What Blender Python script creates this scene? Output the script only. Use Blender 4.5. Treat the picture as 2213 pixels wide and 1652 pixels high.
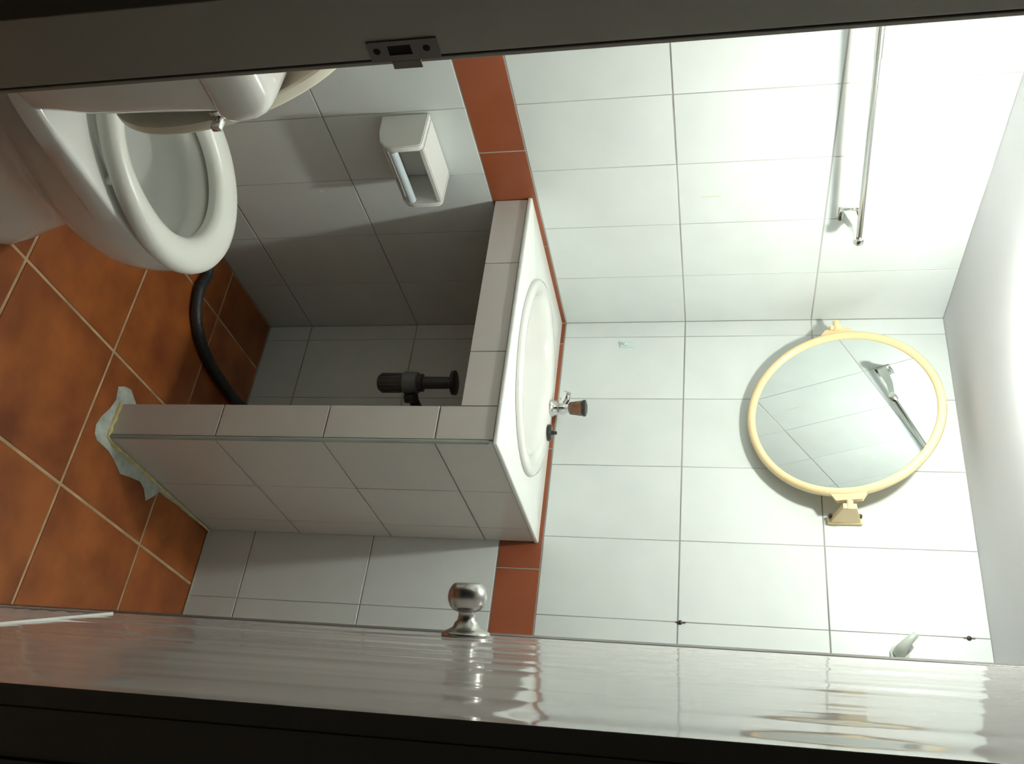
import bpy, bmesh, math, random
from mathutils import Vector, Matrix
random.seed(7)
for o in list(bpy.data.objects): bpy.data.objects.remove(o)
C = bpy.context.scene.collection
S = bpy.context.scene
PI = math.pi

# ---------------------------------------------------------------- camera
yaw, pitch, roll = -0.561571, -0.219378, 0.00042
F = Vector((math.sin(yaw)*math.cos(pitch), math.cos(yaw)*math.cos(pitch), math.sin(pitch)))
R0 = Vector((math.cos(yaw), -math.sin(yaw), 0)); U0 = R0.cross(F)
R = R0*math.cos(roll)+U0*math.sin(roll); U = -R0*math.sin(roll)+U0*math.cos(roll)
cd = bpy.data.cameras.new('camera'); cam = bpy.data.objects.new('camera', cd); C.objects.link(cam)
X, Y, Z = U, -R, -F                     # the phone was held sideways: image right is up
cam.matrix_world = Matrix(((X.x, Y.x, Z.x, 1.543009), (X.y, Y.y, Z.y, -2.140437), (X.z, Y.z, Z.z, 1.334906), (0, 0, 0, 1)))
cd.sensor_fit = 'HORIZONTAL'; cd.sensor_width = 36; cd.lens = 2045.25/2213*36; cd.clip_start = .02
S.camera = cam
# ---------------------------------------------------------------- world, light, exposure
w = bpy.data.worlds.new('world'); S.world = w; w.use_nodes = True
w.node_tree.nodes['Background'].inputs[0].default_value = (.75, .72, .66, 1)
w.node_tree.nodes['Background'].inputs[1].default_value = .010
S.view_settings.view_transform = 'Standard'; S.view_settings.look = 'None'
S.view_settings.gamma = 1; S.view_settings.use_curve_mapping = False
S.view_settings.exposure = 0.97
LAMP = Vector((.535, -.705, 1.855)); LAMP_R = .027
LAMP_STRENGTH = 430.0; LAMP_COL = (.93, 1.0, .93)

CEIL = 1.892; ZB = .904; BH = .109; TH = .33; TW = .198

# ---------------------------------------------------------------- materials
def nodes(name):
    m = bpy.data.materials.new(name); m.use_nodes = True
    nt = m.node_tree; return m, nt, nt.nodes['Principled BSDF']
def mat(name, col, rough=.5, metal=0, spec=.5, noise=0, nscale=8, bump=0, bscale=60, rnd=0, col2=None, coat=0):
    m, nt, b = nodes(name)
    b.inputs['Roughness'].default_value = rough; b.inputs['Metallic'].default_value = metal
    b.inputs['Specular IOR Level'].default_value = spec; b.inputs['Coat Weight'].default_value = coat
    b.inputs['Base Color'].default_value = (*col, 1)
    L = nt.links.new; N = nt.nodes.new
    if noise or rnd or col2:
        tc = N('ShaderNodeTexCoord'); mp = N('ShaderNodeVectorMath'); mp.operation = 'ADD'
        oi = N('ShaderNodeObjectInfo'); mul = N('ShaderNodeMath'); mul.operation = 'MULTIPLY'; mul.inputs[1].default_value = 37
        L(oi.outputs['Random'], mul.inputs[0]); L(tc.outputs['Object'], mp.inputs[0]); L(mul.outputs[0], mp.inputs[1])
        nz = N('ShaderNodeTexNoise'); nz.inputs['Scale'].default_value = nscale; nz.inputs['Detail'].default_value = 5
        L(mp.outputs[0], nz.inputs['Vector'])
        mr = N('ShaderNodeMapRange'); mr.inputs[1].default_value = .3; mr.inputs[2].default_value = .7
        L(nz.outputs['Fac'], mr.inputs[0])
        mx = N('ShaderNodeMix'); mx.data_type = 'RGBA'
        c2 = col2 if col2 else tuple(c*(1-noise) for c in col)
        mx.inputs[6].default_value = (*col, 1); mx.inputs[7].default_value = (*c2, 1)
        L(mr.outputs[0], mx.inputs[0])
        out = mx.outputs[2]
        if rnd:
            r2 = N('ShaderNodeMapRange'); r2.inputs[3].default_value = 1-rnd; r2.inputs[4].default_value = 1
            L(oi.outputs['Random'], r2.inputs[0])
            sc = N('ShaderNodeVectorMath'); sc.operation = 'SCALE'; L(out, sc.inputs[0]); L(r2.outputs[0], sc.inputs['Scale']); out = sc.outputs[0]
        L(out, b.inputs['Base Color'])
    if bump:
        tc = N('ShaderNodeTexCoord'); n2 = N('ShaderNodeTexNoise'); n2.inputs['Scale'].default_value = bscale
        L(tc.outputs['Object'], n2.inputs['Vector'])
        bp = N('ShaderNodeBump'); bp.inputs['Strength'].default_value = bump; bp.inputs['Distance'].default_value = .002
        L(n2.outputs['Fac'], bp.inputs['Height']); L(bp.outputs[0], b.inputs['Normal'])
    return m
M_tile = mat('white_wall_tile', (.72, .765, .75), .24, noise=.06, nscale=9, rnd=.05, bump=.12, bscale=14)
M_vtile = mat('vanity_tile', (.66, .62, .58), .3, noise=.05, nscale=9, rnd=.05)
M_grout = mat('wall_grout', (.50, .49, .46), .9, noise=.6, nscale=3)
M_band = mat('terracotta_border', (.33, .092, .040), .35, noise=.3, nscale=9, rnd=.12, col2=(.27, .07, .026))
M_floor = mat('terracotta_floor', (.44, .13, .027), .45, nscale=8, rnd=.18, col2=(.20, .046, .009), bump=.1, bscale=30)
M_fgrout = mat('floor_grout', (.62, .42, .24), .9, noise=.4, nscale=20)
M_ceil = mat('ceiling_paint', (.70, .68, .70), .6, noise=.03)
M_hall = mat('hall_wall_paint', (.08, .065, .055), .8, noise=.1)
M_frame = mat('door_frame_paint', (.30, .285, .245), .45, noise=.1, nscale=3)
M_line = mat('frame_groove', (.05, .045, .04), .6)
M_por = mat('white_porcelain', (.82, .82, .79), .09, coat=.3)
M_seat = mat('seat_plastic', (.80, .81, .76), .32)
M_cover = mat('cover_plastic', (.74, .71, .58), .3)
M_counter = mat('counter_white', (.86, .89, .86), .15, noise=.03, nscale=20)
M_chrome = mat('chrome', (.75, .75, .73), .12, metal=1)
M_steel = mat('satin_steel', (.50, .485, .46), .27, metal=1)
M_dark = mat('black_plastic', (.022, .022, .021), .3)
M_trap = mat('grey_black_plastic', (.06, .06, .06), .3)
M_hose = mat('hose_rubber', (.03, .034, .035), .45)
M_cream = mat('cream_plastic', (.84, .65, .37), .25)
M_black = mat('hole_black', (.004, .004, .004), .9)
M_amber = mat('amber_acrylic', (.20, .065, .012), .12, coat=.5, nscale=60, col2=(.03, .015, .01))
M_roller = mat('roller_plastic', (.62, .72, .76), .3)
M_core = mat('door_core', (.035, .028, .024), .9)
M_edge = mat('door_edge_trim', (.10, .09, .085), .35)
M_cement = mat('grout_smear', (.52, .56, .50), .9, noise=.35, nscale=45, bump=.6, bscale=90)
M_yel = mat('yellow_grout', (.66, .58, .30), .9, noise=.35, nscale=60)
M_screw = mat('dark_screw', (.05, .035, .03), .4, metal=.5)
M_hook = mat('hook_plastic', (.50, .53, .47), .35)
M_clear = mat('clear_plastic', (.62, .74, .71), .2)
m, nt, b = nodes('mirror_glass'); b.inputs['Base Color'].default_value = (.82, .87, .86, 1); b.inputs['Metallic'].default_value = 1; b.inputs['Roughness'].default_value = .015; M_mirror = m
m, nt, b = nodes('bowl_water'); b.inputs['Base Color'].default_value = (.85, .9, .9, 1); b.inputs['Roughness'].default_value = .02; b.inputs['Transmission Weight'].default_value = .9; b.inputs['IOR'].default_value = 1.33; M_water = m
m, nt, b = nodes('lamp_glow'); b.inputs['Base Color'].default_value = (1, 1, 1, 1); b.inputs['Emission Color'].default_value = (*LAMP_COL, 1); b.inputs['Emission Strength'].default_value = LAMP_STRENGTH; M_lamp = m
m, nt, b = nodes('added_amber_glow'); b.inputs['Base Color'].default_value = (.8, .5, .25, 1); b.inputs['Emission Color'].default_value = (1, .62, .30, 1); b.inputs['Emission Strength'].default_value = 90; M_added_glow = m  # amber emission for the added ring that tints the ceiling warm
# glossy plastic skin of the door, gently rippled across its width
m, nt, b = nodes('door_skin'); b.inputs['Base Color'].default_value = (.56, .52, .50, 1); b.inputs['Roughness'].default_value = .07
b.inputs['Specular IOR Level'].default_value = .6
tc = nt.nodes.new('ShaderNodeTexCoord'); mp = nt.nodes.new('ShaderNodeMapping'); mp.inputs['Scale'].default_value = (19, 19, .8)
nz = nt.nodes.new('ShaderNodeTexNoise'); nz.inputs['Scale'].default_value = 1; nz.inputs['Detail'].default_value = .6
bp = nt.nodes.new('ShaderNodeBump'); bp.inputs['Strength'].default_value = .5; bp.inputs['Distance'].default_value = .006
nt.links.new(tc.outputs['Object'], mp.inputs[0]); nt.links.new(mp.outputs[0], nz.inputs['Vector']); nt.links.new(nz.outputs['Fac'], bp.inputs['Height']); nt.links.new(bp.outputs[0], b.inputs['Normal'])
M_door = m

# ---------------------------------------------------------------- helpers
def obj(name, bm, m, parent=None, smooth=False, loc=None, angle=None):
    me = bpy.data.meshes.new(name)
    bmesh.ops.recalc_face_normals(bm, faces=bm.faces[:]); bm.to_mesh(me); bm.free()
    me.materials.append(m)
    if smooth:
        me.polygons.foreach_set('use_smooth', [True]*len(me.polygons))
        me.set_sharp_from_angle(angle=math.radians(angle or 40))
    o = bpy.data.objects.new(name, me); C.objects.link(o)
    if parent: o.parent = parent
    if loc: o.location = loc
    return o
def thing(name, label, cat, loc=(0, 0, 0), rz=0, group=None):
    o = bpy.data.objects.new(name, None); C.objects.link(o); o.empty_display_size = .05
    o.location = loc; o.rotation_euler = (0, 0, rz); tag(o, label, cat, group); return o
def tag(o, label, cat, group=None):
    o['label'] = label; o['category'] = cat
    if group: o['group'] = group
    return o
def box(bm, lo, hi, bevel=0, seg=2):
    lo = Vector(lo); hi = Vector(hi); c = (lo+hi)/2; s = hi-lo
    r = bmesh.ops.create_cube(bm, size=1, matrix=Matrix.Translation(c) @ Matrix.Diagonal((*s, 1)))
    if bevel:
        es = {e for v in r['verts'] for e in v.link_edges}
        bmesh.ops.bevel(bm, geom=list(es), offset=bevel, segments=seg, affect='EDGES', profile=.5)
def bx(lo, hi, bevel=0, seg=2):
    bm = bmesh.new(); box(bm, lo, hi, bevel, seg); return bm
def frame_of(d):
    d = Vector(d).normalized(); a = Vector((0, 0, 1)) if abs(d.z) < .9 else Vector((1, 0, 0))
    u = d.cross(a).normalized(); return u, d.cross(u).normalized()
def lathe(bm, org, axis, prof, n=40, cap0=True, cap1=True):
    org = Vector(org); axis = Vector(axis).normalized(); u, v = frame_of(axis); rings = []
    for r, h in prof:
        rings.append([bm.verts.new(org+axis*h+u*(r*math.cos(2*PI*i/n))+v*(r*math.sin(2*PI*i/n))) for i in range(n)])
    loft(bm, rings, cap0, cap1)
def loft(bm, rings, cap0=True, cap1=True):
    n = len(rings[0])
    for a, b_ in zip(rings, rings[1:]):
        for i in range(n):
            bm.faces.new((a[i], a[(i+1) % n], b_[(i+1) % n], b_[i]))
    if cap0: bm.faces.new(rings[0][::-1])
    if cap1: bm.faces.new(rings[-1])
def smooth_path(pts, sub=8):
    P = [Vector(p) for p in pts]; P = [P[0]*2-P[1]]+P+[P[-1]*2-P[-2]]; out = []
    for i in range(1, len(P)-2):
        for k in range(sub):
            t = k/sub; a, b_, c, d = P[i-1:i+3]
            out.append(.5*((2*b_)+(c-a)*t+(2*a-5*b_+4*c-d)*t*t+(3*b_-a-3*c+d)*t**3))
    out.append(P[-2]); return out
def tube(bm, pts, r, n=14, cap=True, flat=1):
    P = [Vector(p) for p in pts]; rings = []; u = None
    for i, p in enumerate(P):
        d = (P[min(i+1, len(P)-1)]-P[max(i-1, 0)]).normalized()
        if u is None: u, _ = frame_of(d)
        u = (u-d*u.dot(d)).normalized(); v = d.cross(u)
        rr = r(i/(len(P)-1)) if callable(r) else r
        rings.append([bm.verts.new(p+u*rr*math.cos(2*PI*k/n)+v*rr*flat*math.sin(2*PI*k/n)) for k in range(n)])
    loft(bm, rings, cap, cap)
def prism(bm, poly, z0, z1, tf=lambda p: p):
    a = [bm.verts.new(tf(Vector((x, y, z0)))) for x, y in poly]; c = [bm.verts.new(tf(Vector((x, y, z1)))) for x, y in poly]
    loft(bm, [a, c])
TC = {}
def tile_mesh(w_, h_, t, m):
    k = (round(w_, 4), round(h_, 4), m.name)
    if k in TC: return TC[k]
    bm = bmesh.new(); e = .0007
    rings = []
    for ins, z in ((0, -t), (0, -e), (e, 0)):
        rings.append([bm.verts.new((sx*(w_/2-ins), sy*(h_/2-ins), z)) for sx, sy in ((-1, -1), (1, -1), (1, 1), (-1, 1))])
    loft(bm, rings, True, True)
    me = bpy.data.meshes.new('tile'); bmesh.ops.recalc_face_normals(bm, faces=bm.faces[:]); bm.to_mesh(me); bm.free(); me.materials.append(m)
    TC[k] = me; return me
def lay(parent, org, ud, vd, us, vs, gap, m, t=.006, name='tile', jit=.0003, label=None, skip=None):
    """tiles between successive joint positions us x vs on the plane org + u*ud + v*vd; outward normal = ud x vd"""
    ud = Vector(ud); vd = Vector(vd); n = ud.cross(vd); org = Vector(org)
    for a, a2 in zip(us, us[1:]):
        for c, c2 in zip(vs, vs[1:]):
            if skip and skip((a+a2)/2, (c+c2)/2): continue
            w_, h_ = a2-a-gap, c2-c-(gap if gap > .0025 else .0032)
            if w_ < .004 or h_ < .004: continue
            o = bpy.data.objects.new(name, tile_mesh(w_, h_, t, m)); C.objects.link(o)
            p = org+ud*((a+a2)/2)+vd*((c+c2)/2)+n*random.uniform(-jit, 0)
            rx = random.gauss(0, .0012); ry = random.gauss(0, .0012)
            mw = Matrix((( ud.x, vd.x, n.x, p.x), (ud.y, vd.y, n.y, p.y), (ud.z, vd.z, n.z, p.z), (0, 0, 0, 1)))
            o.parent = parent; o.matrix_local = parent.matrix_basis.inverted() @ mw @ Matrix.Rotation(rx, 4, 'X') @ Matrix.Rotation(ry, 4, 'Y')
            if label: o['label'] = label
def struct(name, bm, m):
    o = obj(name, bm, m); o['kind'] = 'structure'; return o

# ---------------------------------------------------------------- room shell
XR = 1.47; YF = -1.477; YO = -1.575
G = .0017
rows_lo = [0, .135, .465, .795]; rows_hi = [ZB, ZB+TH, ZB+2*TH, CEIL]
wl = struct('wall_left', bx((-.10, YO, -.02), (-.0010, .10, CEIL)), M_grout)
cols = [0]+[.199+TW*k for k in range(7)]+[-YF]
lay(wl, (0, 0, 0), (0, -1, 0), (0, 0, 1), cols, rows_lo, G, M_tile) if False else None
# on the left wall u runs towards the door; normal must be +x :  (0,1,0) x (0,0,1) = (1,0,0)
colsn = sorted(-c for c in cols)
lay(wl, (0, 0, 0), (0, 1, 0), (0, 0, 1), colsn, rows_lo, G, M_tile)
lay(wl, (0, 0, 0), (0, 1, 0), (0, 0, 1), colsn, rows_hi, G, M_tile)
lay(wl, (0, 0, 0), (0, 1, 0), (0, 0, 1), [YF, -1.32, -.99, -.66, -.33, 0], [.795, ZB], .003, M_band, name='border_tile', label='terracotta border tile')
wb = struct('wall_back', bx((-.10, .0010, -.02), (XR+.1, .10, CEIL)), M_grout)
colb = [0]+[.05+TW*k for k in range(8)]+[XR]
# normal -y : (1,0,0) x (0,0,1) = (0,-1,0)
lay(wb, (0, 0, 0), (1, 0, 0), (0, 0, 1), colb, rows_lo, G, M_tile)
lay(wb, (0, 0, 0), (1, 0, 0), (0, 0, 1), colb, rows_hi, G, M_tile)
lay(wb, (0, 0, 0), (1, 0, 0), (0, 0, 1), [0, .07, .40, .73, 1.06, 1.39, XR], [.795, ZB], .003, M_band, name='border_tile', label='terracotta border tile')
wr = struct('wall_right', bx((XR+.0010, YO, -.02), (XR+.10, .10, CEIL)), M_grout)
lay(wr, (XR, 0, 0), (0, -1, 0), (0, 0, 1), cols, rows_lo, G, M_tile)
lay(wr, (XR, 0, 0), (0, -1, 0), (0, 0, 1), cols, rows_hi, G, M_tile)
lay(wr, (XR, 0, 0), (0, -1, 0), (0, 0, 1), [0, .33, .66, .99, 1.32, -YF], [.795, ZB], .003, M_band, name='border_tile', label='terracotta border tile')
# front wall around the doorway (hall side painted, room side tiled)
DX0, DX1, DZ = .70, 1.424, 1.84
bm = bmesh.new()
box(bm, (-.6, YO+.004, -.02), (DX0-.035, YF-.006, CEIL+.3)); box(bm, (DX1+.035, YO+.004, -.02), (2.6, YF-.006, CEIL+.3)); box(bm, (DX0-.035, YO+.004, DZ+.03), (DX1+.035, YF-.006, CEIL+.3))
wf = struct('wall_front', bm, M_hall)
cf = [-.0+0.0]+[.10, .298, .496, .664]
lay(wf, (0, YF, 0), (-1, 0, 0), (0, 0, 1), sorted(-c for c in cf), rows_lo, G, M_tile)
lay(wf, (0, YF, 0), (-1, 0, 0), (0, 0, 1), sorted(-c for c in cf), rows_hi, G, M_tile)
lay(wf, (0, YF, 0), (-1, 0, 0), (0, 0, 1), [-.664, -.33, 0], [.795, ZB], .003, M_band, name='border_tile', label='terracotta border tile')
fl = struct('floor', bx((-.10, YO-1.2, -.10), (2.6, .10, -.0022)), M_fgrout)
lay(fl, (0, 0, 0), (1, 0, 0), (0, 1, 0), [0, .153, .483, .813, 1.143, XR], [YO, -1.56, -1.235, -.908, -.584, -.262, 0], .0075, M_floor, t=.008, name='floor_tile', jit=.0006)
ce = struct('ceiling', bx((-.10, YO+.004, CEIL), (XR+.10, .10, CEIL+.08)), M_ceil)

# ---------------------------------------------------------------- door frame, strike plate, door leaf
bm = bmesh.new()
YG = -1.4805
box(bm, (DX0-.045, YO, 0), (DX0, YG-.0015, DZ), .0015)
box(bm, (DX0-.045, YG+.0015, 0), (DX0-.0005, -1.4735, DZ), .001)
box(bm, (DX1, YO, 0), (DX1+.014, YG, DZ), .001)
box(bm, (DX1+.0145, YO-.001, 0), (DX1+.045, YG, DZ), .002)
box(bm, (DX0-.045, YO, DZ), (DX1+.045, YG, DZ+.04), .001)
tr = struct('trim_1', bm, M_frame)
obj('groove', bx((DX0-.045, YG-.0016, 0), (DX0-.003, YG+.0016, DZ)), M_line, tr)
sp = bmesh.new()
# strike plate with bolt hole, on the reveal
def rectring(bm, o, i, x0, x1):
    # o,i = (y0,z0,y1,z1)
    def q(r, x): return [bm.verts.new((x, r[0], r[1])), bm.verts.new((x, r[2], r[1])), bm.verts.new((x, r[2], r[3])), bm.verts.new((x, r[0], r[3]))]
    A, B, Cc, D = q(o, x1), q(i, x1), q(i, x0), q(o, x0)
    for a, c in ((A, B), (B, Cc), (Cc, D), (D, A)):
        for k in range(4): bm.faces.new((a[k], a[(k+1) % 4], c[(k+1) % 4], c[k]))
rectring(sp, (-1.506, .949, -1.4795, 1.030), (-1.500, .972, -1.4875, .999), DX0+.0002, DX0+.0022)
box(sp, (DX0+.0002, -1.4795, .972), (DX0+.0024, -1.4685, 1.006), .0006)
pl = obj('strike_plate', sp, mat('painted_plate', (.15, .13, .12), .5), tr)
obj('bolt_hole', bx((DX0+.00015, -1.5005, .9715), (DX0+.0006, -1.487, .9995)), M_black, pl)
for z in (.959, 1.0165):
    bm = bmesh.new(); lathe(bm, (DX0+.002, -1.494, z), (1, 0, 0), [(.0042, 0), (.0042, .0004), (.003, .0008)], 14); obj('screw', bm, M_black, pl)

hinge = Vector((1.404, -1.466, 0)); dd = Vector((-.3735, .9276, 0)).normalized(); L_ = .712
dn = Vector((-dd.y, dd.x, 0))           # hall-side face normal (to the left)
if dn.x > 0: dn = -dn
def D(u, n_, z): return hinge+dd*u+dn*n_+Vector((0, 0, z))
def dbox(bm, u0, u1, n0, n1, z0, z1, bev=0):
    bm2 = bx((u0, n0, z0), (u1, n1, z1), bev)
    mp_ = {}
    for v in bm2.verts: mp_[v] = bm.verts.new(D(v.co.x, v.co.y, v.co.z))
    for f in bm2.faces: bm.faces.new([mp_[v] for v in f.verts])
    bm2.free()
bm = bmesh.new(); dbox(bm, 0, L_-.004, -.036, -.006, .012, 1.832)
dr = struct('door_1', bm, M_core)
bm = bmesh.new()
VU0, VU1, VZ0, VZ1 = .055, .652, .135, .414
def ringpts(u0, z0, u1, z1, n_): return [bm.verts.new(D(u, n_, z)) for u, z in ((u0, z0), (u1, z0), (u1, z1), (u0, z1))]
A_, B_, C_, E_ = ringpts(0, .012, L_-.0345, 1.832, 0), ringpts(VU0, VZ0, VU1, VZ1, 0), ringpts(VU0, VZ0, VU1, VZ1, -.0055), ringpts(0, .012, L_-.0345, 1.832, -.0055)
loft(bm, [A_, B_, C_, E_, A_], False, False)
obj('face_panel', bm, M_door, dr)
bm = bmesh.new()
for u0, u1, z0, z1 in ((VU0-.004, VU1+.004, VZ1-.006, VZ1+.004), (VU0-.004, VU1+.004, VZ0-.004, VZ0+.006), (VU0-.004, VU0+.006, VZ0+.006, VZ1-.006), (VU1-.006, VU1+.004, VZ0+.006, VZ1-.006)):
    dbox(bm, u0, u1, -.004, .0032, z0, z1, .001)
vf = obj('vent_frame', bm, M_por, dr); vf['label'] = 'white frame of the louvred vent low in the door'
for k in range(8):
    zc_ = VZ0+.020+.0325*k; bm = bmesh.new()
    q = [(-.0050, zc_+.014), (-.0035, zc_+.014), (.0012, zc_-.013), (-.0003, zc_-.013)]
    loft(bm, [[bm.verts.new(D(u, n_, z)) for n_, z in q] for u in (VU0+.006, VU1-.006)])
    obj('louvre_slat', bm, M_door, vf)
bm = bmesh.new(); dbox(bm, L_-.034, L_+.001, -.038, .0008, .012, 1.832, .0008); obj('edge_trim', bm, M_edge, dr)
bm = bmesh.new(); dbox(bm, 0, L_-.007, -.042, -.0365, .012, 1.832); obj('face_panel', bm, M_door, dr)
for sgn, n0 in ((1, .0002), (-1, -.0422)):
    ax = dn*sgn; kc = D(L_-.062, n0, .982)
    bm = bmesh.new(); lathe(bm, kc, ax, [(.034, 0), (.0345, .002), (.033, .005), (.026, .008), (.019, .012), (.0165, .018), (.0125, .022), (.0115, .030), (.013, .034)], 44)
    kb = obj('door_knob', bm, M_steel, dr, True, angle=50)
    kb['label'] = 'round satin steel knob' if sgn > 0 else 'steel knob on the hidden face'
    bm = bmesh.new(); lathe(bm, kc, ax, [(.011, .032), (.018, .034), (.0245, .040), (.0275, .048), (.0280, .054), (.0265, .062), (.0225, .069), (.0195, .0715), (.0185, .0722), (.004, .0725)], 44)
    obj('knob_ball', bm, M_steel, kb, True, angle=30)
for z in (.25, .95, 1.6):
    bm = bmesh.new(); lathe(bm, D(-.006, -.036, z), (0, 0, 1), [(.006, 0), (.006, .09)], 14); obj('hinge', bm, M_steel, dr, True)

# ---------------------------------------------------------------- vanity counter
CT = .893; CX = .664; CY = -.510
van = thing('vanity_counter', 'built-in white corner counter with tiled front and tiled side pier', 'counter')
BC = Vector((.342, -.258)); BA, BB = .247, .197
bm = bmesh.new(); n = 96
def rect_hit(a_):
    dx, dy = math.cos(a_), math.sin(a_); t = 1e9
    if dx > 1e-9: t = min(t, (CX-BC.x)/dx)
    if dx < -1e-9: t = min(t, (.001-BC.x)/dx)
    if dy > 1e-9: t = min(t, (-.001-BC.y)/dy)
    if dy < -1e-9: t = min(t, (CY-BC.y)/dy)
    return BC.x+dx*t, BC.y+dy*t
angs = [2*PI*i/n for i in range(n)]
for cx_, cy_ in ((CX, CY), (CX, -.001), (.001, CY), (.001, -.001)):
    a_ = math.atan2(cy_-BC.y, cx_-BC.x) % (2*PI); k = min(range(n), key=lambda i: abs(angs[i]-a_)); angs[k] = a_
rings = []
def clampin(p, i): return (min(max(p[0], .001), CX-i), max(min(p[1], -.001), CY+i))
for kind, z, i in (('h', CT-.010, 0), ('h', CT, 0), ('r', CT, .0035), ('r', CT-.001, .001), ('r', CT-.0035, 0), ('r', CT-.008, 0), ('r', CT-.010, .001)):
    rg = []
    for a_ in angs:
        p = (BC.x+(BA-.012)*math.cos(a_), BC.y+(BB-.012)*math.sin(a_)) if kind == 'h' else clampin(rect_hit(a_), i)
        rg.append(bm.verts.new((p[0], p[1], z)))
    rings.append(rg)
rings.append(rings[0]); loft(bm, rings, False, False)
top = obj('countertop', bm, M_counter, van, True, angle=50)
PX0, PX1, PYF = .573, .661, -.5055
pier = obj('pier', bx((PX0+.006, PYF+.0062, 0), (PX1-.006, -.001, CT-.0105)), M_grout, van)
rzz = [0.0, .262, .512, .758, CT-.0105]
lay(pier, (PX1, 0, 0), (0, 1, 0), (0, 0, 1), [PYF, -.278, -.078, -.001], rzz, G, M_vtile)
lay(pier, (0, PYF, 0), (1, 0, 0), (0, 0, 1), [PX0, PX1-.0085], rzz, G, M_vtile)
lay(pier, (PX0, 0, 0), (0, -1, 0), (0, 0, 1), [.001, .078, .278, -PYF], rzz, G, M_vtile)
FZ = .801
fas = obj('fascia', bx((.001, PYF+.0062, FZ+.001), (PX0+.0055, PYF+.05, CT-.0105)), M_grout, van)
lay(fas, (0, PYF, 0), (1, 0, 0), (0, 0, 1), [.001, .193, .436, PX0-.0005], [FZ, CT-.0105], G, M_vtile)
bm = bmesh.new(); tube(bm, [(PX1-.004, PYF+.003, .001), (PX1-.004, PYF+.003, CT-.02)], .0048, 8)
o = obj('corner_grout', bm, mat('corner_grout', (.42, .46, .42), .8, noise=.2), van, True)

# ---------------------------------------------------------------- wash basin
def ell(bm, cx_, cy_, a_, b_, z, n=72): return [bm.verts.new((cx_+a_*math.cos(2*PI*i/n), cy_+b_*math.sin(2*PI*i/n), z)) for i in range(n)]
bas = thing('wash_basin', 'white oval drop-in wash basin set into the corner counter', 'sink', (BC.x, BC.y, CT))
bm = bmesh.new(); iy = -.012
prof = [(.246, .202, -.001, 0), (.2615, .2175, .0008, 0), (.262, .218, .006, 0), (.258, .214, .0105, 0), (.250, .206, .0125, 0), (.238, .190, .0125, iy*.5), (.224, .168, .0105, iy), (.216, .160, .004, iy), (.208, .152, -.012, iy), (.196, .141, -.045, iy), (.170, .120, -.085, iy), (.125, .088, -.118, iy), (.07, .05, -.133, iy), (.021, .021, -.137, iy)]
KA, KB = .250/.262, .202/.218
rings = [ell(bm, 0, dy, a_*KA, b_*KB, z) for a_, b_, z, dy in prof]
# outer underside
prof2 = [(.021, .021, -.147, iy), (.08, .06, -.143, iy), (.135, .098, -.128, iy), (.18, .130, -.093, iy), (.205, .150, -.050, iy), (.222, .170, -.018, iy), (.236, .192, -.001, 0)]
rings += [ell(bm, 0, dy, a_*KA, b_*KB, z) for a_, b_, z, dy in prof2]; rings.append(rings[0])
loft(bm, rings, False, False)
obj('basin_bowl', bm, M_por, bas, True, angle=60)
bm = bmesh.new(); lathe(bm, (0, iy, -.140), (0, 0, 1), [(.0208, 0), (.0208, .004), (.017, .005), (.012, .003)], 30); obj('drain_ring', bm, M_chrome, bas, True)
bm = bmesh.new(); rings = [ell(bm, 0, 0, a_, b_, z) for a_, b_, z in ((BA-.003, BB-.003, .0002), (BA+.0016, BB+.0016, .0002), (BA+.0014, BB+.0014, .0012), (BA-.003, BB-.003, .0012))]
rings.append(rings[0]); loft(bm, rings, False, False); o = obj('rim_seal', bm, mat('dirty_sealant', (.30, .25, .20), .8, noise=.5, nscale=12), bas, True); o['label'] = 'dirty brown sealant line round the rim'
# bottle trap
tp = thing('bottle_trap', 'dark bottle trap and waste pipe hanging under the basin', 'pipe', (.345, -.232, .512))
tp.scale = (.86, .86, .80)
bm = bmesh.new(); lathe(bm, (0, 0, -.028), (0, 0, 1), [(.010, 0), (.022, .001), (.026, .006), (.0275, .03), (.0285, .082)], 32)
for k in range(16):
    a_ = 2*PI*k/16; box(bm, (.0275*math.cos(a_)-.0015, .0275*math.sin(a_)-.0015, -.018), (.0275*math.cos(a_)+.0015, .0275*math.sin(a_)+.0015, .046), 0)
obj('trap_cup', bm, M_trap, tp, True)
bm = bmesh.new(); lathe(bm, (0, 0, .0545), (0, 0, 1), [(.029, 0), (.0335, .004), (.034, .016), (.0315, .046), (.028, .048)], 32); obj('trap_body', bm, mat('trap_grey', (.17, .18, .18), .3), tp, True)
bm = bmesh.new(); lathe(bm, (0, 0, .103), (0, 0, 1), [(.026, 0), (.0265, .014), (.0185, .018), (.0175, .105)], 28); obj('tail_pipe', bm, M_trap, tp, True)
bm = bmesh.new(); lathe(bm, (0, 0, .2085), (0, 0, 1), [(.024, 0), (.036, .004), (.036, .014), (.030, .0155)], 32); obj('flange', bm, M_dark, tp, True)
bm = bmesh.new(); tube(bm, smooth_path([(.028, .012, .078), (.05, .05, .09), (.055, .14, .095), (.055, .285, .095)]), .016, 16); obj('waste_arm', bm, M_dark, tp, True)
bm = bmesh.new(); lathe(bm, (.031, .012, .078), (.7, .7, .1), [(.021, 0), (.023, .004), (.023, .02), (.02, .022)], 20); obj('union_nut', bm, M_dark, tp, True)

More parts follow.
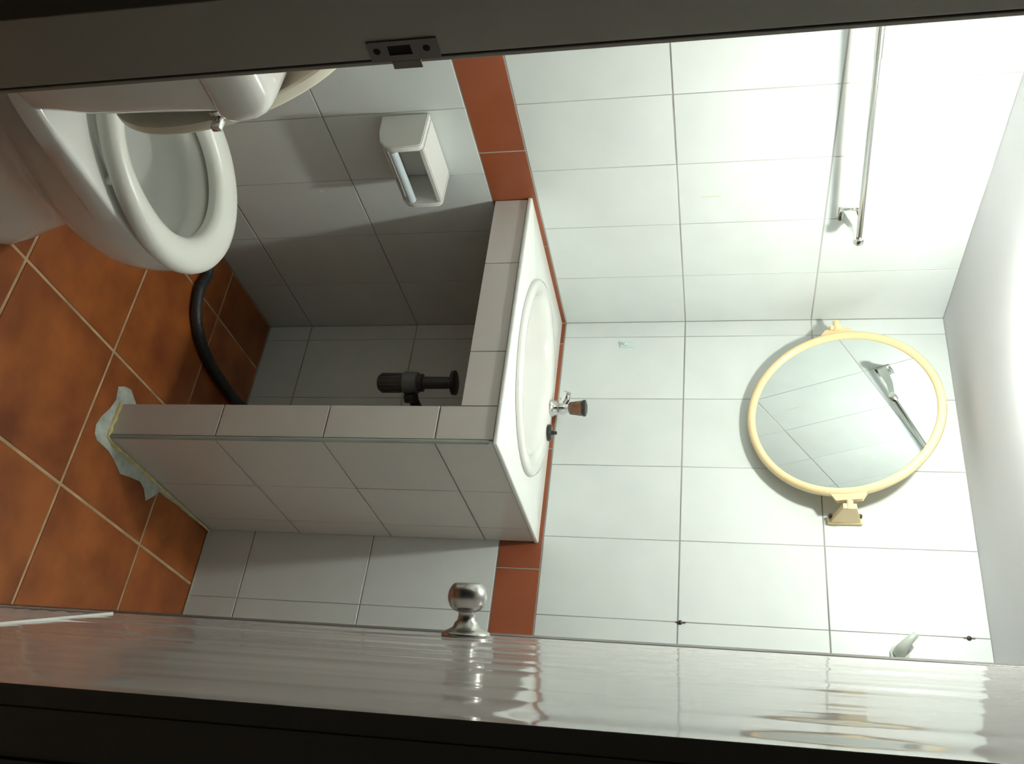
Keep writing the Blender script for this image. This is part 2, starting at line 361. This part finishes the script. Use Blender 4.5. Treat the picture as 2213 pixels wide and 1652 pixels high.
# ---------------------------------------------------------------- tap and plug
tap = thing('basin_tap', 'small chrome tap with amber and black handle on basin rim', 'tap', (.329, -.086, CT+.0126))
bm = bmesh.new(); lathe(bm, (0, 0, 0), (0, 0, 1), [(.023, 0), (.023, .003), (.0195, .007), (.0165, .02), (.018, .032), (.013, .040), (.009, .050)], 32); obj('tap_body', bm, M_chrome, tp and tap, True)
bm = bmesh.new(); tube(bm, smooth_path([(0, 0, .022), (-.010, -.008, .031), (-.020, -.015, .039), (-.027, -.019, .041)]), lambda t: .0115-.001*t, 14); sp_ = obj('spout', bm, M_chrome, tap, True)
bm = bmesh.new(); lathe(bm, (-.024, -.017, .040), (-.7, -.5, .2), [(.0085, 0), (.0105, .002), (.0105, .012), (.008, .013)], 20); obj('aerator', bm, M_chrome, sp_, True)
bm = bmesh.new(); lathe(bm, (0, 0, .046), (0, 0, 1), [(.012, 0), (.0165, .003), (.0205, .034), (.019, .036)], 10); hd = obj('tap_handle', bm, M_amber, tap, True, angle=20)
bm = bmesh.new(); lathe(bm, (0, 0, .0815), (0, 0, 1), [(.0208, 0), (.0218, .003), (.021, .008), (.012, .011)], 28); o = obj('handle_cap', bm, M_dark, hd, True); o['label'] = 'black cap'
plg = thing('basin_plug', 'black rubber plug lying on the back rim of the basin', 'plug', (.404, -.090, CT+.0122))
bm = bmesh.new(); lathe(bm, (0, 0, 0), (0, 0, 1), [(.017, 0), (.021, .001), (.022, .006), (.018, .010), (.006, .011)], 30); obj('stopper', bm, M_dark, plg, True)
bm = bmesh.new(); lathe(bm, (0, 0, .0115), (0, 0, 1), [(.006, 0), (.004, .006), (.005, .010), (.002, .012)], 16); obj('grip', bm, M_dark, plg, True)

# ---------------------------------------------------------------- hose on the floor
bm = bmesh.new()
tube(bm, smooth_path([(.035, -.80, .016), (.030, -.62, .016), (.055, -.44, .016), (.10, -.389, .016), (.163, -.397, .016), (.218, -.381, .016), (.254, -.35, .016), (.284, -.30, .016), (.303, -.228, .016), (.309, -.145, .016), (.313, -.098, .016), (.305, -.03, .016)], 10),
     lambda t: .0135+.0012*(int(t*300) % 2), 14)
tag(obj('waste_hose', bm, M_hose, None, True, angle=70), 'black flexible hose curving over the terracotta floor under the counter', 'hose')

# ---------------------------------------------------------------- cement smear at the foot of the pier
bm = bmesh.new()
outer = [(.540, -.452), (.522, -.485), (.529, -.512), (.545, -.529), (.573, -.523), (.6, -.529), (.63, -.546), (.655, -.552), (.672, -.548), (.680, -.530), (.682, -.502), (.684, -.480), (.690, -.461), (.697, -.441), (.706, -.42), (.697, -.379), (.690, -.341), (.697, -.319), (.717, -.298), (.694, -.278), (.676, -.256), (.674, -.23), (.670, -.18), (.668, -.10), (.667, -.006)]
inner = [(.662, -.005), (.662, -.10)]+[(.6625, -.545)]+[(.578, -.5455), (.578, -.52)]
V = [Vector((x, y, 0)) for x, y in outer]
def nearest(v):
    x = min(max(v.x, PX0-.001), PX1+.001); y = max(min(v.y, -.006), PYF-.001); return x, y
o_, mid_, in_ = [], [], []
for v in V:
    jx, jy = random.uniform(-.002, .002), random.uniform(-.002, .002); x, y = nearest(v)
    if v.x < PX0: x, y = PX0-.001, max(v.y, PYF)
    o_.append(bm.verts.new((v.x+jx, v.y+jy, .0004)))
    mid_.append(bm.verts.new((v.x*.8+x*.2+jx, v.y*.8+y*.2+jy, .0026+random.uniform(0, .001))))
    in_.append(bm.verts.new((x, y, .006)))
for a, c in ((o_, mid_), (mid_, in_)):
    for k in range(len(V)-1): bm.faces.new((a[k], a[k+1], c[k+1], c[k]))
sm = obj('cement_smear', bm, M_cement, None, True)
tag(sm, 'rough pale cement smeared on the floor round the tiled pier foot', 'cement')
bm = bmesh.new()
tube(bm, [(PX0, PYF-.003, .004)]+[(PX0+.0875*k/6, PYF-.004+random.uniform(-.001, .001), .005) for k in range(1, 7)]+[(PX1+.0045, PYF+.02+.480*k/14, .005-.001*(k > 6)+random.uniform(-.001, .001)) for k in range(15)], lambda t: .0055+.002*math.sin(t*60)*(t < .7)-.002*(t > .6), 8)
obj('grout_bead', bm, M_yel, sm, True)
# pale grout fillets where walls meet floor
for nm, lo, hi in (('trim_2', (PX1+.004, -.006, .0), (XR, -.0005, .005)),):
    struct(nm, bx(lo, hi, .002), mat('pale_fillet', (.55, .52, .45), .9, noise=.3))

# ---------------------------------------------------------------- toilet
TX = .45
tl = thing('toilet', 'white close-coupled toilet with lid raised beside the left wall', 'toilet', (TX, -1.15, 0))
OY = -1.15
def egg(bm, w_, yf, yb, yc, z, n=64, sq=2.0, x0=0.0):
    r = []
    for i in range(n):
        t = 2*PI*i/n; s, c = math.sin(t), math.cos(t)
        if c >= 0: x, y = w_*s, yc+(yf-yc)*c
        else:
            e = 2/sq; x = w_*math.copysign(abs(s)**e, s); y = yc+(yb-yc)*(abs(c)**e)
        r.append(bm.verts.new((x+x0, y-OY, z)))
    return r
bm = bmesh.new(); rings = []
for w_, yf, yb, yc, z, sq in [(.108, -.946, -1.42, -1.20, 0, 2.6), (.110, -.944, -1.42, -1.20, .014, 2.6), (.100, -.953, -1.41, -1.20, .05, 2.6), (.068, -.972, -1.36, -1.18, .11, 2.4), (.062, -.985, -1.33, -1.16, .17, 2.3),
                      (.088, -.968, -1.30, -1.13, .215, 2.2), (.132, -.928, -1.32, -1.11, .26, 2.2), (.154, -.905, -1.31, -1.10, .305, 2.1), (.160, -.900, -1.31, -1.10, .34, 2.2), (.161, -.899, -1.34, -1.10, .352, 2.6), (.161, -.899, -1.455, -1.10, .358, 5), (.161, -.899, -1.462, -1.10, .388, 5), (.159, -.901, -1.460, -1.10, .3925, 5), (.154, -.905, -1.456, -1.10, .394, 5),
                      (.122, -.955, -1.27, -1.11, .394, 2), (.117, -.962, -1.265, -1.11, .390, 2), (.114, -.965, -1.262, -1.11, .360, 2), (.124, -.957, -1.27, -1.11, .352, 2), (.119, -.965, -1.265, -1.11, .31, 2), (.098, -.99, -1.25, -1.12, .26, 2), (.068, -1.04, -1.24, -1.14, .215, 2), (.04, -1.10, -1.23, -1.17, .19, 2)]:
    rings.append(egg(bm, w_, yf, yb, yc, z, sq=sq))
loft(bm, rings); bowl = obj('toilet_bowl', bm, M_por, tl, True, angle=60)
bm = bmesh.new(); r_ = [egg(bm, .082, -1.022, -1.245, -1.14, .2445), egg(bm, .082, -1.022, -1.245, -1.14, .2455)]; loft(bm, r_); obj('water', bm, M_water, bowl)
# seat ring
bm = bmesh.new(); rings = []
def seatring(ins, z, hole=False):
    if hole: return egg(bm, .113+ins, -.968+ins, -1.262-ins, -1.105, z, sq=2.1)
    return egg(bm, .168-ins, -.895-ins, -1.325+ins, -1.09, z, sq=1.72)
for a_ in [seatring(.005, .403), seatring(.001, .405), seatring(0, .410), seatring(.002, .421), seatring(.008, .429), seatring(.020, .433), seatring(.018, .432, True), seatring(.007, .427, True), seatring(.001, .418, True), seatring(.002, .404, True)]: rings.append(a_)
rings.append(rings[0]); loft(bm, rings, False, False)
obj('seat', bm, M_seat, tl, True, angle=70)
for sx in (-1, 1):
    for yy in (-.975, -1.2):
        bm = bmesh.new(); lathe(bm, (sx*(.09 if yy > -1 else .128), yy-OY, .3942), (0, 0, 1), [(.008, 0), (.008, .0095)], 12); obj('bumper', bm, M_seat, tl)
    bm = bmesh.new(); lathe(bm, (sx*.075-.02, -1.318-OY, .412), (1, 0, 0), [(.009, 0), (.010, .002), (.010, .038), (.009, .04)], 18); box(bm, (sx*.075-.013, -1.330-OY, .3945), (sx*.075+.013, -1.308-OY, .408)); obj('hinge', bm, M_seat, tl, True)
# tank
def rrect(bm, x0, x1, y0, y1, z, r, bow=0, n=8):
    out = []
    for (cx_, cy_, a0) in ((x1-r, y1-r, 0), (x0+r, y1-r, 90), (x0+r, y0+r, 180), (x1-r, y0+r, 270)):
        for k in range(n+1):
            a_ = math.radians(a0+90*k/n); x = cx_+r*math.cos(a_); y = cy_+r*math.sin(a_)
            out.append([x, y])
        if a0 == 0:
            for k in range(1, 10):
                t = k/10; out.append([(x1-r)*(1-t)+(x0+r)*t, y1])
    xm, hw = (x0+x1)/2, (x1-x0)/2
    rr = []
    for x, y in out:
        if y > (y0+y1)/2: y += bow*(1-((x-xm)/hw)**2)
        rr.append(bm.verts.new((x, y-OY, z)))
    return rr
bm = bmesh.new()
rings = [rrect(bm, -.165, .165, -1.462, -1.385, .394, .02), rrect(bm, -.178, .178, -1.470, -1.376, .41, .024, .008), rrect(bm, -.188, .190, -1.472, -1.370, .50, .026, .01), rrect(bm, -.193, .196, -1.472, -1.366, .690, .026, .012)]
loft(bm, rings); tk = obj('tank', bm, M_por, tl, True, angle=50)
bm = bmesh.new(); rings = []
for ins, z in ((.004, .6905), (0, .694), (-.003, .703), (-.003, .722), (-.001, .740), (.003, .752), (.010, .760), (.022, .764), (.036, .765)):
    rings.append(rrect(bm, -.195+ins, .200-ins, -1.4735+max(ins, 0), -1.360-ins, z, min(.018, (.1135-2*max(ins, 0))/2-.003), .010))
loft(bm, rings); obj('tank_lid', bm, M_por, tl, True, angle=60)
bm = bmesh.new(); lathe(bm, (.168, -1.3615-OY, .670), (0, 1, 0), [(.011, 0), (.011, .006), (.006, .008), (.006, .015)], 18)
box(bm, (.150, -1.349-OY, .662), (.190, -1.338-OY, .676), .002); o = obj('flush_lever', bm, M_chrome, tl, True); o['label'] = 'chrome flush lever'
# raised cover, leaning back on the tank
bm = bmesh.new(); H0_ = Vector((0, -1.312-OY, .436)); up = Vector((0, -.036, .34)).normalized(); fr = Vector((0, up.z, -up.y))
def cov(w_, top_, bot, d, ins):
    r = []; n = 64
    for i in range(n):
        t = 2*PI*i/n; s, c = math.sin(t), math.cos(t); yc = .185
        e = 2/2.35
        if c >= 0: x, y = (w_-ins)*s, yc+(top_-ins-yc)*c
        else: x = (w_-ins)*math.copysign(abs(s)**e, s); y = yc+(bot+ins-yc)*abs(c)**e
        r.append(bm.verts.new(H0_+Vector((x, 0, 0))+up*y+fr*d))
    return r
rings = [cov(.168, .412, 0, .010, .012), cov(.168, .412, 0, .012, .002), cov(.168, .412, 0, .008, 0), cov(.168, .412, 0, -.003, .001), cov(.168, .412, 0, -.005, .006), cov(.168, .412, 0, -.001, .014), cov(.168, .412, 0, -.003, .06)]
loft(bm, rings); o = obj('seat_cover', bm, M_cover, tl, True, angle=50); o['label'] = 'raised oval cover, creamy on its back'

# ---------------------------------------------------------------- paper holder
ph = thing('paper_holder', 'white ceramic toilet paper holder without a roll on left wall', 'holder', (0, -.69, .60))
bm = bmesh.new()
y0, y1 = -.097, .091
def PB(lo, hi, b_=.004): box(bm, lo, hi, b_)
# hollow shell: sides with a rounded outline, top and bottom plate, back plate
side = [(.0005, .004), (.05, .006), (.080, .014), (.096, .028), (.102, .045), (.100, .102), (.094, .110), (.0005, .112)]
def side_plate(ya, yb):
    prism(bm, side, ya, yb, lambda p: Vector((p.x, p.z, p.y)))
side_plate(y0, y0+.016); side_plate(y1-.010, y1)
prism(bm, [(.0005, .100), (.093, .098), (.094, .1105), (.0005, .1125)], y0+.0155, y1-.0095, lambda p: Vector((p.x, p.z, p.y)))
prism(bm, [(.0005, .0045), (.05, .0065), (.080, .0145), (.084, .021), (.05, .015), (.0005, .013)], y0+.0155, y1-.0095, lambda p: Vector((p.x, p.z, p.y)))
PB((.0005, y0+.0155, .012), (.008, y1-.0095, .101), 0)
# front corner roundings
bmesh.ops.bevel(bm, geom=[e for e in bm.edges if len(e.link_faces) == 2 and e.calc_face_angle(0) > .9], offset=.0022, segments=2, affect='EDGES')
obj('holder_body', bm, M_por, ph, True, angle=40)
bm = bmesh.new(); lathe(bm, (.090, y0+.016, .040), (0, 1, 0), [(.004, 0), (.004, .002), (.0095, .003), (.0095, .158), (.004, .160), (.004, .162)], 20); o = obj('roller', bm, M_roller, ph, True); o['label'] = 'pale blue-white roller'
bm = bmesh.new(); lathe(bm, (.088, y0+.0165, .094), (0, 1, 0), [(.003, 0), (.003, .002)], 10); obj('spring_hole', bm, M_black, ph)

# ---------------------------------------------------------------- towel rail on the left wall
tr_ = thing('towel_rail', 'chrome towel rail high on the left wall above the toilet', 'towel rail', (0, -.424, 1.62))
sl = -.047
def bar(y): return Vector((.088, y+.424, .010+sl*(-(y+.424))))
bm = bmesh.new(); tube(bm, [bar(-.420), bar(-1.12)], .0070, 20); obj('rail', bm, M_chrome, tr_, True)
bm = bmesh.new(); tube(bm, [bar(-.925), bar(-1.12)], .0086, 20); obj('rail_sleeve', bm, M_chrome, tr_, True)
for yy in (-.424, -1.118):
    c_ = bar(yy); br = bmesh.new(); z = c_.z
    box(br, (.0005, c_.y-.013, z-.036), (.005, c_.y+.030, z+.008), .0015)
    a = [br.verts.new((.004, c_.y+dy, z+dz)) for dy, dz in ((-.008, -.030), (.026, -.030), (.026, -.002), (-.008, -.002))]
    c = [br.verts.new((.050, c_.y+dy, z+dz)) for dy, dz in ((-.008, -.012), (.012, -.012), (.012, .006), (-.008, .006))]
    d = [br.verts.new((.086, c_.y+dy, z+dz)) for dy, dz in ((-.006, -.006), (.006, -.006), (.006, .006), (-.006, .006))]
    loft(br, [a, c, d])
    bb = obj('rail_bracket', br, M_chrome, tr_, True, angle=25)
    bm = bmesh.new(); lathe(bm, c_+Vector((0, -.010, 0)), (0, 1, 0), [(.007, 0), (.0115, .001), (.0115, .017), (.009, .021), (.004, .022)], 24); obj('end_cap', bm, M_chrome, bb, True)

# ---------------------------------------------------------------- round swivel mirror
tilt = math.atan(.25)
mc = Vector((.325, -.078, 1.616))
mr_ = thing('round_mirror', 'round tilting mirror in a cream plastic frame on the back wall', 'mirror', mc)
nrm = Vector((-.0174, -1, -.25)).normalized(); ex = Vector((1, 0, 0)); ex = (ex-nrm*ex.dot(nrm)).normalized(); ez = ex.cross(nrm)
if ez.z < 0: ez = -ez
RM = .228
bm = bmesh.new(); rings = []
for r, h in [(RM-.022, -.012), (RM-.004, -.012), (RM, -.006), (RM, .002), (RM-.003, .008), (RM-.009, .011), (RM-.015, .009), (RM-.018, .004), (RM-.0195, .002), (RM-.0195, -.001), (RM-.022, -.002)]:
    rings.append([bm.verts.new(ex*(r*math.cos(2*PI*k/96))+ez*(r*math.sin(2*PI*k/96))+nrm*h) for k in range(96)])
rings.append(rings[0]); loft(bm, rings, False, False)
obj('mirror_frame', bm, M_cream, mr_, True, angle=60)
bm = bmesh.new(); rings = [[bm.verts.new(ex*((RM-.0197)*math.cos(2*PI*k/96))+ez*((RM-.0197)*math.sin(2*PI*k/96))+nrm*h) for k in range(96)] for h in (-.004, 0)]
loft(bm, rings); obj('mirror_glass', bm, M_mirror, mr_)
bm = bmesh.new(); rings = [[bm.verts.new(ex*((RM-.01)*math.cos(2*PI*k/64))+ez*((RM-.01)*math.sin(2*PI*k/64))+nrm*h) for k in range(64)] for h in (-.016, -.0125)]
loft(bm, rings); obj('back_plate', bm, M_cream, mr_)
for s in (-1, 1):
    bm = bmesh.new()
    a = [bm.verts.new(ex*(s*(RM-.006))+ez*z+nrm*h) for z, h in ((-.040, -.010), (.040, -.010), (.040, .006), (-.040, .006))]
    c = [bm.verts.new(ex*(s*(RM+.012))+ez*z+nrm*h) for z, h in ((-.028, -.010), (.028, -.010), (.028, .004), (-.028, .004))]
    loft(bm, [a, c]); obj('pivot_tab', bm, M_cream, mr_)
    # wall bracket: base on the wall and tapered arm out to the pivot
    bx_ = s*(RM+.030)
    if s < 0: bx_ = -.245
    bm = bmesh.new()
    box(bm, (bx_-.012, .066, -.043), (bx_+.008, .0775, .035), .002)
    a = [bm.verts.new((bx_+dx, .067, z)) for dx, z in ((-.006, -.036), (.006, -.036), (.006, .030), (-.006, .030))]
    c = [bm.verts.new((bx_+dx-(s*.004), -.004, z)) for dx, z in ((-.006, -.015), (.006, -.015), (.006, .014), (-.006, .014))]
    loft(bm, [a, c]); wbk = obj('wall_bracket', bm, M_cream, mr_)
    bm = bmesh.new(); lathe(bm, (s*(RM+.004), 0, 0), (s, 0, 0), [(.008, 0), (.008, .030)], 14); obj('pivot_pin', bm, M_cream, mr_, True)
    if s > 0:
        for z in (-.037, .029):
            bm = bmesh.new(); lathe(bm, (bx_-.008, .062, z), (0, -1, .0), [(.0045, -.005), (.0045, .006), (.003, .008)], 12); obj('screw', bm, M_screw, wbk, True)

# ---------------------------------------------------------------- small things on the back wall
hk = thing('robe_hook', 'grey-green horn-shaped hook on the back wall by the door edge', 'hook', (.885, -.0005, 1.705))
bm = bmesh.new(); lathe(bm, (.0, -.0, 0), (0, -1, 0), [(.020, 0), (.020, .004), (.012, .006)], 24); obj('hook_base', bm, M_hook, hk, True)
bm = bmesh.new(); tube(bm, smooth_path([(0, -.004, -.002), (-.008, -.022, .004), (-.022, -.030, .018), (-.034, -.030, .031)]), lambda t: .0135-.0065*t, 14); obj('hook_horn', bm, M_hook, hk, True)
ah = thing('adhesive_hook', 'small clear adhesive hook on the back wall above the basin', 'hook', (.078, -.0005, 1.078))
bm = bmesh.new(); box(bm, (-.008, -.003, -.018), (.008, 0, .022), .0014); obj('pad', bm, M_clear, ah)
bm = bmesh.new(); tube(bm, smooth_path([(0, -.003, .004), (0, -.010, -.008), (0, -.014, -.002)]), .003, 8); obj('hook_tip', bm, M_clear, ah, True)
for x, z, lb in ((.843, 1.240, 'small dark plug in a tile joint level with the mid wall'), (.843, 1.848, 'small dark plug in a tile joint just under the ceiling')):
    bm = bmesh.new(); lathe(bm, (x, .0015, z), (0, -1, 0), [(.0055, 0), (.005, .0035), (.002, .005)], 10)
    box(bm, (x-.001, -.0020, z-.011), (x+.001, .0012, z+.012))
    tag(obj('wall_plug', bm, M_screw, None, True), lb, 'wall plug')
bm = bmesh.new(); box(bm, (-.0003, -.4888, 1.286), (.0004, -.4878, 1.330)); o = obj('scratch', bm, mat('yellow_mark', (.62, .58, .36), .8), wl)
o['label'] = 'thin yellow mark on a tile'

# ---------------------------------------------------------------- ceiling lamp (just above the frame)
lp = thing('ceiling_lamp', 'small round bulb in a cream socket on the bathroom ceiling', 'lamp', (LAMP.x, LAMP.y, CEIL))
zc = LAMP.z-CEIL
bm = bmesh.new(); lathe(bm, (0, 0, -.0005), (0, 0, -1), [(.030, 0), (.030, .004), (.016, .008), (.015, .015)], 28); obj('socket', bm, M_cream, lp, True)
bm = bmesh.new(); lathe(bm, (0, 0, -.0085), (0, 0, -1), [(.0165, 0), (.028, .0005), (.031, .003), (.028, .005), (.0165, .0055)], 28); o = obj('added_glow_ring', bm, M_added_glow, lp, True); o['label'] = 'unseen amber glow ring added to warm the ceiling'  # added out of view: glows amber to warm the ceiling near the bulb
bm = bmesh.new(); bmesh.ops.create_icosphere(bm, subdivisions=3, radius=LAMP_R, matrix=Matrix.Translation((0, 0, zc))); obj('bulb', bm, M_lamp, lp, True)
